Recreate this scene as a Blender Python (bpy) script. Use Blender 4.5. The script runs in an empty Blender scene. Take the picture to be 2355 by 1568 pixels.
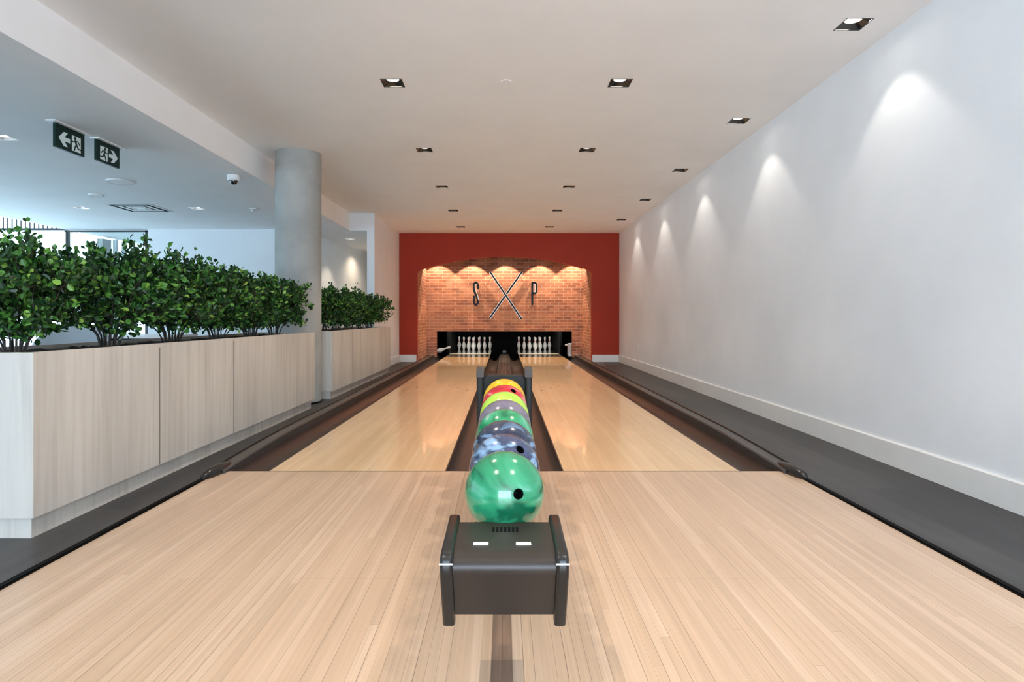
import bpy, bmesh, math, random
from mathutils import Vector, Matrix, Quaternion
random.seed(7)
PI = math.pi
sc = bpy.context.scene
C = bpy.context.collection

# ------------------------------------------------------------------ camera, world, exposure
F = 1450.0                      # focal length in pixels of the 2355 px wide frame
CAMZ = 0.92
cd = bpy.data.cameras.new('camera'); cam = bpy.data.objects.new('camera', cd); C.objects.link(cam)
cam.location = (0, 0, CAMZ); cam.rotation_euler = (PI/2, 0, 0)
cd.sensor_width = 36.0; cd.lens = F/2355*36
cd.shift_x = 17.5/2355; cd.shift_y = -52/2355
cd.clip_start = 0.05; cd.clip_end = 200
sc.camera = cam
sc.view_settings.view_transform = 'Standard'
sc.view_settings.look = 'None'
sc.view_settings.gamma = 1
sc.view_settings.use_curve_mapping = False
sc.view_settings.exposure = 0.52
try:
    sc.cycles.use_denoising = True
    sc.cycles.max_bounces = 10
    sc.cycles.diffuse_bounces = 6
    sc.cycles.glossy_bounces = 4
    sc.cycles.transparent_max_bounces = 12
    sc.cycles.sample_clamp_indirect = 8
except Exception:
    pass

w = bpy.data.worlds.new('sky'); sc.world = w; w.use_nodes = True
bgn = w.node_tree.nodes['Background']
bgn.inputs[0].default_value = (0.66, 0.82, 1.0, 1); bgn.inputs[1].default_value = 12.0

def add_light(name, typ, loc, target, energy, color, **kw):
    l = bpy.data.lights.new(name, typ); l.energy = energy; l.color = color
    for k, v in kw.items(): setattr(l, k, v)
    o = bpy.data.objects.new(name, l); C.objects.link(o); o.location = loc
    d = Vector(target) - Vector(loc)
    o.rotation_euler = d.to_track_quat('-Z', 'Y').to_euler()
    return o

WARM = (1.0, 0.86, 0.72)
ZC = 2.723                      # lane hall ceiling
ZL = 2.427                      # lower ceiling of the lounge
DL_RIGHT = [(2.14, y) for y in (3.867, 5.758, 7.67, 9.576, 11.52)]
DL_MID = [(-0.856, y) for y in (4.832, 6.755, 8.628, 10.54, 12.42)]
DL_MIDR = [(0.886, y) for y in (4.832, 6.755, 8.628, 10.54, 12.42)]
DL_LEFT = [(-5.77, 8.6), (-4.21, 8.63), (-4.18, 5.26), (-2.92, 11.94)]
E_WALL, E_MID = 11, 62
for i, (x, y) in enumerate([(2.14, -1.9), (2.14, 0.04), (2.14, 1.96)] + DL_RIGHT):
    add_light('downlight_lamp', 'SPOT', (x, y, ZC+0.018), (x, y, 0), E_WALL, (1.0, 0.90, 0.78),
              spot_size=math.radians(86), spot_blend=0.30, shadow_soft_size=0.03)
for (x, y) in [(-0.856, 2.92), (0.886, 2.92), (-0.856, 1.0), (0.886, 1.0), (-0.856, -0.9), (0.886, -0.9)] + DL_MID + DL_MIDR:
    add_light('downlight_lamp', 'SPOT', (x, y, ZC+0.018), (x, y, 0), E_MID, WARM,
              spot_size=math.radians(88), spot_blend=0.6, shadow_soft_size=0.03)
for (x, y) in DL_LEFT:
    add_light('downlight_lamp', 'SPOT', (x, y, ZL+0.018), (x, y, 0), 45 if y > 11 else 36, (1.0, 0.80, 0.58) if y > 11 else (1.0, 0.88, 0.74),
              spot_size=math.radians(88), spot_blend=0.6, shadow_soft_size=0.03)
NICHE_X = [-1.56, -0.765, 0.03, 0.84, 1.62]
for x in NICHE_X:
    add_light('niche_lamp', 'SPOT', (x, 14.66, 2.50), (x, 14.66, 0), 76, (1.0, 0.72, 0.50),
              spot_size=math.radians(91), spot_blend=0.12, shadow_soft_size=0.02)
for x in (-0.886, 0.886):
    add_light('pin_deck_lamp', 'AREA', (x, 16.25, 0.70), (x, 18.4, 0.12), 17, (1.0, 0.93, 0.85),
              shape='RECTANGLE', size=0.8, size_y=0.05)
for x in (-1.58, 1.62):  # unseen fill lights added to brighten the white objects in the pit corners
    add_light('pit_fill_light', 'AREA', (x, 15.28, 0.70), (x, 15.6, 0.1), 1.6, (1.0, 0.95, 0.9), shape='RECTANGLE', size=0.25, size_y=0.05)
add_light('corridor_lamp', 'SPOT', (-2.86, 13.4, ZL-0.02), (-2.95, 13.4, 0), 28, (1.0, 0.78, 0.55),
          spot_size=math.radians(140), spot_blend=0.8, shadow_soft_size=0.03)

# ------------------------------------------------------------------ materials
def new_mat(name):
    m = bpy.data.materials.new(name); m.use_nodes = True
    nt = m.node_tree; b = nt.nodes['Principled BSDF']
    return m, nt, b
def N(nt, typ, **kw):
    n = nt.nodes.new(typ)
    for k, v in kw.items():
        setattr(n, k, v)
    return n
def flat(name, col, rough=0.5, metal=0.0, coat=0.0, spec=0.5, noise=0.0, scale=8.0):
    m, nt, b = new_mat(name)
    b.inputs['Roughness'].default_value = rough; b.inputs['Metallic'].default_value = metal
    b.inputs['Coat Weight'].default_value = coat; b.inputs['Coat Roughness'].default_value = 0.08
    b.inputs['Specular IOR Level'].default_value = spec
    tc = N(nt, 'ShaderNodeTexCoord'); nz = N(nt, 'ShaderNodeTexNoise'); nz.inputs['Scale'].default_value = scale
    nz.inputs['Detail'].default_value = 4
    cr = N(nt, 'ShaderNodeValToRGB')
    k = max(noise, 0.02)
    cr.color_ramp.elements[0].position = 0.3; cr.color_ramp.elements[1].position = 0.7
    cr.color_ramp.elements[0].color = tuple(c*(1-k) for c in col)+(1,)
    cr.color_ramp.elements[1].color = tuple(min(1, c*(1+k)) for c in col)+(1,)
    nt.links.new(tc.outputs['Object'], nz.inputs['Vector'])
    nt.links.new(nz.outputs['Fac'], cr.inputs['Fac'])
    nt.links.new(cr.outputs['Color'], b.inputs['Base Color'])
    return m
def emis(name, col, strength):
    m, nt, b = new_mat(name)
    b.inputs['Base Color'].default_value = tuple(col)+(1,)
    b.inputs['Emission Color'].default_value = tuple(col)+(1,); b.inputs['Emission Strength'].default_value = strength
    return m

def boards(name, c1, c2, c3, width, length, rough, coat, coat_rough, x_off=0.0, gap=0.012, dark_centre=None, grain=0.25, gapcol=0.45):
    """strip boards running along Y"""
    m, nt, b = new_mat(name)
    L = nt.links.new
    tc = N(nt, 'ShaderNodeTexCoord'); sp = N(nt, 'ShaderNodeSeparateXYZ'); L(tc.outputs['Object'], sp.inputs[0])
    ax = N(nt, 'ShaderNodeMath', operation='ADD'); ax.inputs[1].default_value = x_off; L(sp.outputs['X'], ax.inputs[0])
    dv = N(nt, 'ShaderNodeMath', operation='DIVIDE'); dv.inputs[1].default_value = width; L(ax.outputs[0], dv.inputs[0])
    fl = N(nt, 'ShaderNodeMath', operation='FLOOR'); L(dv.outputs[0], fl.inputs[0])
    fr = N(nt, 'ShaderNodeMath', operation='FRACT'); L(dv.outputs[0], fr.inputs[0])
    # per board shift along y
    wn = N(nt, 'ShaderNodeTexWhiteNoise', noise_dimensions='1D'); L(fl.outputs[0], wn.inputs['W'])
    my = N(nt, 'ShaderNodeMath', operation='DIVIDE'); my.inputs[1].default_value = length; L(sp.outputs['Y'], my.inputs[0])
    sy = N(nt, 'ShaderNodeMath', operation='ADD'); L(my.outputs[0], sy.inputs[0]); L(wn.outputs['Value'], sy.inputs[1])
    fy = N(nt, 'ShaderNodeMath', operation='FLOOR'); L(sy.outputs[0], fy.inputs[0])
    fry = N(nt, 'ShaderNodeMath', operation='FRACT'); L(sy.outputs[0], fry.inputs[0])
    cb = N(nt, 'ShaderNodeCombineXYZ'); L(fl.outputs[0], cb.inputs[0]); L(fy.outputs[0], cb.inputs[1])
    w2 = N(nt, 'ShaderNodeTexWhiteNoise', noise_dimensions='2D'); L(cb.outputs[0], w2.inputs['Vector'])
    cr = N(nt, 'ShaderNodeValToRGB'); e = cr.color_ramp.elements
    e[0].color = tuple(c1)+(1,); e[1].color = tuple(c3)+(1,); em = cr.color_ramp.elements.new(0.5); em.color = tuple(c2)+(1,)
    L(w2.outputs['Value'], cr.inputs['Fac'])
    # grain
    mp = N(nt, 'ShaderNodeMapping'); mp.inputs['Scale'].default_value = (1/width*3.0, 1.3, 1)
    L(tc.outputs['Object'], mp.inputs['Vector'])
    nz = N(nt, 'ShaderNodeTexNoise'); nz.inputs['Scale'].default_value = 1.0; nz.inputs['Detail'].default_value = 5; nz.inputs['Roughness'].default_value = 0.6
    L(mp.outputs[0], nz.inputs['Vector'])
    mr = N(nt, 'ShaderNodeMapRange'); mr.inputs['From Min'].default_value = 0.3; mr.inputs['From Max'].default_value = 0.7
    mr.inputs['To Min'].default_value = 1-grain; mr.inputs['To Max'].default_value = 1+grain*0.45
    L(nz.outputs['Fac'], mr.inputs['Value'])
    # broad tone
    nb = N(nt, 'ShaderNodeTexNoise'); nb.inputs['Scale'].default_value = 1.1; nb.inputs['Detail'].default_value = 2
    L(tc.outputs['Object'], nb.inputs['Vector'])
    mrb = N(nt, 'ShaderNodeMapRange'); mrb.inputs['From Min'].default_value = 0.3; mrb.inputs['From Max'].default_value = 0.7
    mrb.inputs['To Min'].default_value = 0.93; mrb.inputs['To Max'].default_value = 1.05
    L(nb.outputs['Fac'], mrb.inputs['Value'])
    # gaps
    g1 = N(nt, 'ShaderNodeMath', operation='LESS_THAN'); g1.inputs[1].default_value = gap/width*0.1; L(fr.outputs[0], g1.inputs[0])
    g2 = N(nt, 'ShaderNodeMath', operation='LESS_THAN'); g2.inputs[1].default_value = 0.0022/length; L(fry.outputs[0], g2.inputs[0])
    gm = N(nt, 'ShaderNodeMath', operation='MAXIMUM'); L(g1.outputs[0], gm.inputs[0]); L(g2.outputs[0], gm.inputs[1])
    # vary gap darkness by board
    gv = N(nt, 'ShaderNodeMath', operation='MULTIPLY'); L(gm.outputs[0], gv.inputs[0]); L(wn.outputs['Value'], gv.inputs[1])
    gd = N(nt, 'ShaderNodeMapRange'); gd.inputs['To Min'].default_value = 1.0; gd.inputs['To Max'].default_value = gapcol
    L(gv.outputs[0], gd.inputs['Value'])
    m1 = N(nt, 'ShaderNodeMath', operation='MULTIPLY'); L(mr.outputs[0], m1.inputs[0]); L(gd.outputs[0], m1.inputs[1])
    m2 = N(nt, 'ShaderNodeMath', operation='MULTIPLY'); L(m1.outputs[0], m2.inputs[0]); L(mrb.outputs[0], m2.inputs[1])
    vm = N(nt, 'ShaderNodeVectorMath', operation='SCALE'); L(cr.outputs['Color'], vm.inputs[0]); L(m2.outputs[0], vm.inputs['Scale'])
    out = vm.outputs[0]
    if dark_centre:
        hw, col = dark_centre
        ab = N(nt, 'ShaderNodeMath', operation='ABSOLUTE'); L(ax.outputs[0], ab.inputs[0])
        lt = N(nt, 'ShaderNodeMath', operation='LESS_THAN'); lt.inputs[1].default_value = hw; L(ab.outputs[0], lt.inputs[0])
        # short inlaid grey pieces on the boards next to the dark ones
        lt2 = N(nt, 'ShaderNodeMath', operation='LESS_THAN'); lt2.inputs[1].default_value = hw+width; L(ab.outputs[0], lt2.inputs[0])
        ly = N(nt, 'ShaderNodeMath', operation='LESS_THAN'); ly.inputs[1].default_value = 1.70; L(sp.outputs['Y'], ly.inputs[0])
        mm = N(nt, 'ShaderNodeMath', operation='MULTIPLY'); L(lt2.outputs[0], mm.inputs[0]); L(ly.outputs[0], mm.inputs[1])
        mm2 = N(nt, 'ShaderNodeMath', operation='MULTIPLY'); mm2.inputs[1].default_value = 0.6; L(mm.outputs[0], mm2.inputs[0])
        mx = N(nt, 'ShaderNodeMix', data_type='RGBA', blend_type='MULTIPLY')
        mx.inputs['B'].default_value = (0.52, 0.58, 0.66, 1); L(mm2.outputs[0], mx.inputs['Factor']); L(out, mx.inputs['A'])
        mx2 = N(nt, 'ShaderNodeMix', data_type='RGBA', blend_type='MULTIPLY')
        mx2.inputs['B'].default_value = tuple(col)+(1,); L(lt.outputs[0], mx2.inputs['Factor']); L(mx.outputs['Result'], mx2.inputs['A'])
        out = mx2.outputs['Result']
    L(out, b.inputs['Base Color'])
    b.inputs['Roughness'].default_value = rough
    b.inputs['Coat Weight'].default_value = coat; b.inputs['Coat Roughness'].default_value = coat_rough
    return m

def brick_mat(name):
    m, nt, b = new_mat(name); L = nt.links.new
    tc = N(nt, 'ShaderNodeTexCoord'); sp = N(nt, 'ShaderNodeSeparateXYZ'); L(tc.outputs['Object'], sp.inputs[0])
    a = N(nt, 'ShaderNodeMath', operation='ADD'); L(sp.outputs['X'], a.inputs[0]); L(sp.outputs['Y'], a.inputs[1])
    cb = N(nt, 'ShaderNodeCombineXYZ'); L(a.outputs[0], cb.inputs[0]); L(sp.outputs['Z'], cb.inputs[1])
    br = N(nt, 'ShaderNodeTexBrick'); L(cb.outputs[0], br.inputs['Vector'])
    br.inputs['Scale'].default_value = 1.0; br.inputs['Brick Width'].default_value = 0.205; br.inputs['Row Height'].default_value = 0.0685
    br.inputs['Mortar Size'].default_value = 0.006; br.inputs['Mortar Smooth'].default_value = 0.15; br.inputs['Bias'].default_value = -0.1
    br.inputs['Color1'].default_value = (0.50, 0.215, 0.125, 1); br.inputs['Color2'].default_value = (0.27, 0.105, 0.065, 1)
    br.inputs['Mortar'].default_value = (0.60, 0.42, 0.30, 1)
    nz = N(nt, 'ShaderNodeTexNoise'); nz.inputs['Scale'].default_value = 3.0; nz.inputs['Detail'].default_value = 6
    L(tc.outputs['Object'], nz.inputs['Vector'])
    cr = N(nt, 'ShaderNodeValToRGB'); cr.color_ramp.elements[0].position = 0.35; cr.color_ramp.elements[1].position = 0.65
    cr.color_ramp.elements[0].color = (0.75, 0.75, 0.78, 1); cr.color_ramp.elements[1].color = (1.1, 1.05, 1.0, 1)
    L(nz.outputs['Fac'], cr.inputs['Fac'])
    # whitewash smears
    nz2 = N(nt, 'ShaderNodeTexNoise'); nz2.inputs['Scale'].default_value = 1.3; nz2.inputs['Detail'].default_value = 5
    mp = N(nt, 'ShaderNodeMapping'); mp.inputs['Location'].default_value = (3.1, 0, 0); mp.inputs['Scale'].default_value = (1.0, 1.0, 2.5)
    L(tc.outputs['Object'], mp.inputs['Vector']); L(mp.outputs[0], nz2.inputs['Vector'])
    mr = N(nt, 'ShaderNodeMapRange'); mr.inputs['From Min'].default_value = 0.48; mr.inputs['From Max'].default_value = 0.72; mr.inputs['To Max'].default_value = 0.55
    L(nz2.outputs['Fac'], mr.inputs['Value'])
    mx = N(nt, 'ShaderNodeMix', data_type='RGBA', blend_type='MULTIPLY'); mx.inputs['Factor'].default_value = 1
    L(br.outputs['Color'], mx.inputs['A']); L(cr.outputs['Color'], mx.inputs['B'])
    mx2 = N(nt, 'ShaderNodeMix', data_type='RGBA'); mx2.inputs['B'].default_value = (0.55, 0.29, 0.18, 1)
    L(mr.outputs[0], mx2.inputs['Factor']); L(mx.outputs['Result'], mx2.inputs['A'])
    L(mx2.outputs['Result'], b.inputs['Base Color'])
    bp = N(nt, 'ShaderNodeBump'); bp.inputs['Strength'].default_value = 0.6; bp.inputs['Distance'].default_value = 0.008
    iv = N(nt, 'ShaderNodeMath', operation='SUBTRACT'); iv.inputs[0].default_value = 1; L(br.outputs['Fac'], iv.inputs[1])
    L(iv.outputs[0], bp.inputs['Height']); L(bp.outputs[0], b.inputs['Normal'])
    b.inputs['Roughness'].default_value = 0.8
    return m

def limed_wood(name, base, dark):
    m, nt, b = new_mat(name); L = nt.links.new
    tc = N(nt, 'ShaderNodeTexCoord')
    mp = N(nt, 'ShaderNodeMapping'); mp.inputs['Scale'].default_value = (22, 22, 1.1); L(tc.outputs['Object'], mp.inputs['Vector'])
    nz = N(nt, 'ShaderNodeTexNoise'); nz.inputs['Scale'].default_value = 1; nz.inputs['Detail'].default_value = 6; nz.inputs['Distortion'].default_value = 0.6
    L(mp.outputs[0], nz.inputs['Vector'])
    cr = N(nt, 'ShaderNodeValToRGB'); e = cr.color_ramp.elements
    e[0].position = 0.30; e[0].color = tuple(dark)+(1,); e[1].position = 0.56; e[1].color = tuple(base)+(1,)
    L(nz.outputs['Fac'], cr.inputs['Fac'])
    mp2 = N(nt, 'ShaderNodeMapping'); mp2.inputs['Scale'].default_value = (4.5, 4.5, 0.6); L(tc.outputs['Object'], mp2.inputs['Vector'])
    n2 = N(nt, 'ShaderNodeTexNoise'); n2.inputs['Detail'].default_value = 3; n2.inputs['Scale'].default_value = 1; L(mp2.outputs[0], n2.inputs['Vector'])
    mr = N(nt, 'ShaderNodeMapRange'); mr.inputs['From Min'].default_value = 0.35; mr.inputs['From Max'].default_value = 0.65
    mr.inputs['To Min'].default_value = 0.90; mr.inputs['To Max'].default_value = 1.06; L(n2.outputs['Fac'], mr.inputs['Value'])
    vm = N(nt, 'ShaderNodeVectorMath', operation='SCALE'); L(cr.outputs['Color'], vm.inputs[0]); L(mr.outputs[0], vm.inputs['Scale'])
    L(vm.outputs[0], b.inputs['Base Color']); b.inputs['Roughness'].default_value = 0.55
    return m

def swirl(name, cols, scale=7.0, seed=0.0, dist=2.5):
    m, nt, b = new_mat(name); L = nt.links.new
    tc = N(nt, 'ShaderNodeTexCoord'); mp = N(nt, 'ShaderNodeMapping'); mp.inputs['Location'].default_value = (seed, seed*1.7, seed*0.3)
    mp.inputs['Scale'].default_value = (1.0, 0.6, 1.6)
    L(tc.outputs['Object'], mp.inputs['Vector'])
    nz = N(nt, 'ShaderNodeTexNoise'); nz.inputs['Scale'].default_value = scale; nz.inputs['Detail'].default_value = 3; nz.inputs['Distortion'].default_value = dist
    L(mp.outputs[0], nz.inputs['Vector'])
    cr = N(nt, 'ShaderNodeValToRGB'); els = cr.color_ramp.elements
    while len(els) < len(cols): els.new(0.5)
    for i, c in enumerate(cols):
        els[i].position = 0.34 + 0.32*i/(len(cols)-1); els[i].color = tuple(c)+(1,)
    L(nz.outputs['Fac'], cr.inputs['Fac']); L(cr.outputs['Color'], b.inputs['Base Color'])
    b.inputs['Roughness'].default_value = 0.18; b.inputs['Coat Weight'].default_value = 0.5; b.inputs['Coat Roughness'].default_value = 0.04
    return m

def leaf_mat():
    m, nt, b = new_mat('leaf'); L = nt.links.new
    g = N(nt, 'ShaderNodeNewGeometry'); cr = N(nt, 'ShaderNodeValToRGB'); e = cr.color_ramp.elements
    e[0].position = 0.0; e[0].color = (0.006, 0.028, 0.008, 1); e[1].position = 1.0; e[1].color = (0.30, 0.52, 0.08, 1)
    for p, c in ((0.50, (0.012, 0.062, 0.012, 1)), (0.75, (0.05, 0.19, 0.03, 1)), (0.90, (0.12, 0.31, 0.05, 1))):
        x = cr.color_ramp.elements.new(p); x.color = c
    L(g.outputs['Random Per Island'], cr.inputs['Fac']); L(cr.outputs['Color'], b.inputs['Base Color'])
    b.inputs['Roughness'].default_value = 0.38
    tr = N(nt, 'ShaderNodeBsdfTranslucent'); L(cr.outputs['Color'], tr.inputs['Color'])
    mx = N(nt, 'ShaderNodeMixShader'); mx.inputs[0].default_value = 0.22
    L(b.outputs[0], mx.inputs[1]); L(tr.outputs[0], mx.inputs[2]); L(mx.outputs[0], nt.nodes['Material Output'].inputs['Surface'])
    return m
def glass_mat(name='glass', col=(0.93, 0.97, 0.97)):
    m, nt, b = new_mat(name); L = nt.links.new
    t = N(nt, 'ShaderNodeBsdfTransparent'); t.inputs[0].default_value = tuple(col)+(1,)
    g = N(nt, 'ShaderNodeBsdfGlossy'); g.inputs['Roughness'].default_value = 0.02
    mx = N(nt, 'ShaderNodeMixShader'); mx.inputs[0].default_value = 0.035; L(t.outputs[0], mx.inputs[1]); L(g.outputs[0], mx.inputs[2])
    L(mx.outputs[0], nt.nodes['Material Output'].inputs['Surface'])
    return m

M = dict(
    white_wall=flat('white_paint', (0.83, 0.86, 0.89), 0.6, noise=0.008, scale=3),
    ceiling=flat('ceiling_paint', (0.93, 0.925, 0.92), 0.75, noise=0.008, scale=2),
    baseboard=flat('baseboard_paint', (0.80, 0.80, 0.78), 0.35),
    red=flat('red_paint', (0.36, 0.034, 0.014), 0.55, spec=0.2, noise=0.03, scale=2),
    brick=brick_mat('brick'),
    approach=boards('maple_approach', (0.545, 0.385, 0.26), (0.585, 0.41, 0.275), (0.65, 0.475, 0.335), 0.0285, 3.2, 0.30, 0.25, 0.22,
                    x_off=0.007, gap=0.016, dark_centre=(0.0285, (0.42, 0.40, 0.42)), grain=0.16, gapcol=0.30),
    lane=boards('maple_lane', (0.74, 0.51, 0.28), (0.79, 0.55, 0.31), (0.83, 0.61, 0.36), 0.0272, 3.0, 0.30, 0.6, 0.05,
                gap=0.010, grain=0.14, gapcol=0.7),
    pale=boards('pale_maple', (0.80, 0.66, 0.44), (0.82, 0.68, 0.46), (0.85, 0.72, 0.50), 0.0272, 3.0, 0.3, 0.4, 0.06, gap=0.006, grain=0.06, gapcol=0.8),
    deck=flat('pin_deck', (0.035, 0.026, 0.02), 0.25, coat=1.0),  # reflection of the black pit is put into this dark colour
    vinyl=boards('grey_vinyl_plank', (0.036, 0.035, 0.035), (0.046, 0.045, 0.044), (0.060, 0.058, 0.056), 0.18, 1.3, 0.50, 0.03, 0.3,
                 x_off=0.03, gap=0.03, grain=0.28, gapcol=0.6),
    gutter=flat('gutter_plastic', (0.040, 0.030, 0.026), 0.33, noise=0.12, scale=5),
    rail=flat('rail_plastic', (0.055, 0.050, 0.047), 0.35, noise=0.06),
    black=flat('black_plastic', (0.012, 0.012, 0.013), 0.25),
    matte_black=flat('matte_black', (0.004, 0.004, 0.0045), 0.7, spec=0.08),
    hood=flat('charcoal_plastic', (0.029, 0.022, 0.018), 0.36, noise=0.05, spec=0.35),
    hood_arm=flat('black_plastic_arm', (0.014, 0.013, 0.012), 0.28, spec=0.4),
    button=flat('white_button', (0.85, 0.85, 0.82), 0.3),
    chrome=flat('brushed_silver', (0.78, 0.76, 0.74), 0.2, metal=1.0),
    letter_black=flat('letter_black', (0.006, 0.006, 0.009), 0.4, spec=0.2),
    letter_face=flat('letter_silver_face', (0.58, 0.56, 0.53), 0.35, metal=0.3),
    concrete=flat('concrete', (0.35, 0.355, 0.335), 0.8, noise=0.22, scale=2.2),
    wood=limed_wood('limed_oak', (0.59, 0.55, 0.49), (0.49, 0.45, 0.395)),
    seam=flat('seam', (0.06, 0.05, 0.04), 0.8, spec=0.1), post=flat('post_plastic', (0.020, 0.021, 0.020), 0.5, spec=0.2),
    mulch=flat('mulch', (0.03, 0.024, 0.02), 0.9, noise=0.5, scale=40),
    leaf=leaf_mat(), stem=flat('bark', (0.045, 0.035, 0.03), 0.8, noise=0.3, scale=30),
    lens=emis('lamp_lens', (1.0, 0.95, 0.86), 16.0), lens_left=emis('lamp_lens_cool', (1.0, 0.98, 0.95), 8.0),
    trim_black=flat('downlight_black', (0.012, 0.011, 0.010), 0.15),
    trim_white=flat('downlight_white', (0.85, 0.85, 0.85), 0.4),
    pin=flat('pin_white', (0.84, 0.82, 0.76), 0.15, coat=0.6), pin_red=flat('pin_red', (0.55, 0.03, 0.03), 0.2, coat=0.5),
    sign=flat('sign_green', (0.005, 0.024, 0.019), 0.4, spec=0.2), sign_white=flat('sign_white', (0.80, 0.90, 0.88), 0.4),
    frame=flat('black_frame', (0.02, 0.022, 0.025), 0.4), glass=glass_mat(), tinted=glass_mat('tinted_glass', (0.38, 0.41, 0.41)),  # window tint added to dim the daylight from the left
    greyframe=flat('grey_frame', (0.30, 0.33, 0.34), 0.5),
    chair_blue=flat('blue_grey_shell', (0.30, 0.37, 0.42), 0.5), chair_pale=flat('pale_shell', (0.70, 0.75, 0.75), 0.45),
    table_white=flat('white_table_top', (0.85, 0.86, 0.86), 0.3),
    plastic_white=flat('white_plastic', (0.82, 0.82, 0.82), 0.4), dome=flat('dark_dome', (0.01, 0.01, 0.012), 0.05, coat=1.0),
    mark=flat('dark_inlay', (0.16, 0.09, 0.05), 0.4),
)

# ------------------------------------------------------------------ mesh helpers
def nb(): return bmesh.new()
def box(bm, x0, x1, y0, y1, z0, z1):
    v = [bm.verts.new((x, y, z)) for z in (z0, z1) for y in (y0, y1) for x in (x0, x1)]
    for f in ((0, 2, 3, 1), (4, 5, 7, 6), (0, 1, 5, 4), (2, 6, 7, 3), (0, 4, 6, 2), (1, 3, 7, 5)):
        bm.faces.new([v[i] for i in f])
def frame_of(d):
    d = d.normalized(); a = Vector((0, 0, 1)) if abs(d.z) < 0.9 else Vector((1, 0, 0))
    u = d.cross(a).normalized(); v = d.cross(u).normalized(); return u, v
def tube(bm, pts, radii, n=8, caps=True, closed=False):
    pts = [Vector(p) for p in pts]
    if not isinstance(radii, (list, tuple)): radii = [radii]*len(pts)
    rings = []; u = None
    for i, p in enumerate(pts):
        if closed: d = pts[(i+1) % len(pts)] - pts[i-1]
        else: d = pts[min(i+1, len(pts)-1)] - pts[max(i-1, 0)]
        d.normalize()
        if u is None: u, v = frame_of(d)
        else:
            u = (u - d*u.dot(d))
            if u.length < 1e-6: u, v = frame_of(d)
            u.normalize(); v = d.cross(u).normalized()
        rings.append([bm.verts.new(p + (u*math.cos(2*PI*k/n) + v*math.sin(2*PI*k/n))*radii[i]) for k in range(n)])
    R = len(rings)
    for i in range(R if closed else R-1):
        a, b = rings[i], rings[(i+1) % R]
        for k in range(n): bm.faces.new((a[k], a[(k+1) % n], b[(k+1) % n], b[k]))
    if caps and not closed:
        bm.faces.new(rings[0][::-1]); bm.faces.new(rings[-1])
def lathe(bm, prof, n=32, mat=None):
    """prof: list of (r, z)"""
    mat = mat or Matrix()
    rings = []
    for r, z in prof:
        if r < 1e-6: rings.append([bm.verts.new(mat @ Vector((0, 0, z)))])
        else: rings.append([bm.verts.new(mat @ Vector((r*math.cos(2*PI*k/n), r*math.sin(2*PI*k/n), z))) for k in range(n)])
    for a, b in zip(rings, rings[1:]):
        for k in range(n):
            k2 = (k+1) % n
            if len(a) == 1 and len(b) == 1: continue
            if len(a) == 1: bm.faces.new((a[0], b[k2], b[k]))
            elif len(b) == 1: bm.faces.new((a[k], a[k2], b[0]))
            else: bm.faces.new((a[k], a[k2], b[k2], b[k]))
def prism(bm, poly, axis, a0, a1):
    """extrude a 2D polygon along axis ('x': poly is (y,z); 'y': (x,z); 'z': (x,y))"""
    def P(p, a):
        return {'x': (a, p[0], p[1]), 'y': (p[0], a, p[1]), 'z': (p[0], p[1], a)}[axis]
    A = [bm.verts.new(P(p, a0)) for p in poly]; B = [bm.verts.new(P(p, a1)) for p in poly]
    n = len(poly)
    bm.faces.new(A); bm.faces.new(B[::-1])
    for i in range(n): bm.faces.new((A[i], B[i], B[(i+1) % n], A[(i+1) % n]))
def disc(bm, cx, cy, z0, z1, r, n=32):
    prism(bm, [(cx+r*math.cos(2*PI*k/n), cy+r*math.sin(2*PI*k/n)) for k in range(n)], 'z', z0, z1)

def wloc(o):
    l = Vector((0, 0, 0))
    while o is not None:
        l += o.location; o = o.parent
    return l
def mesh_obj(name, bm, mat, parent=None, loc=None, bevel=0, smooth=False):
    bmesh.ops.recalc_face_normals(bm, faces=bm.faces)
    base = wloc(parent) if parent is not None else Vector((0, 0, 0))
    L = Vector(loc) if loc is not None else Vector((0, 0, 0))
    off = base + L
    if off.length > 0: bmesh.ops.translate(bm, verts=bm.verts, vec=-off)
    me = bpy.data.meshes.new(name); bm.to_mesh(me); bm.free()
    if smooth:
        for p in me.polygons: p.use_smooth = True
        try: me.set_sharp_from_angle(angle=math.radians(38))
        except Exception: pass
    me.materials.append(mat)
    o = bpy.data.objects.new(name, me); C.objects.link(o); o.location = L
    if parent is not None: o.parent = parent
    if bevel:
        b = o.modifiers.new('bevel', 'BEVEL'); b.width = bevel; b.segments = 3; b.limit_method = 'ANGLE'; b.harden_normals = False
    return o
def tag(o, label, cat, group=None, kind=None):
    o['label'] = label; o['category'] = cat
    if group: o['group'] = group
    if kind: o['kind'] = kind
    return o
def struct(name, bm, mat, label, cat, parent=None, **kw):
    o = mesh_obj(name, bm, mat, parent, **kw)
    o['kind'] = 'structure'; o['label'] = label; o['category'] = cat
    return o
def thing(name, loc, label, cat, group=None):
    o = bpy.data.objects.new(name, None); C.objects.link(o); o.location = loc; o.empty_display_size = 0.1
    return tag(o, label, cat, group)
def solo(name, bm, mat, loc, label, cat, group=None, **kw):
    return tag(mesh_obj(name, bm, mat, None, loc=loc, **kw), label, cat, group)
def dup(root, loc, label, rz=None, group=None, data=None):
    r = root.copy(); C.objects.link(r); r.location = loc; r['label'] = label
    if group: r['group'] = group
    if rz is not None: r.rotation_euler = (0, 0, rz)
    for ch in list(root.children):
        c = ch.copy(); C.objects.link(c); c.parent = r
        for g in list(ch.children):
            d = g.copy(); C.objects.link(d); d.parent = c
    return r
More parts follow.
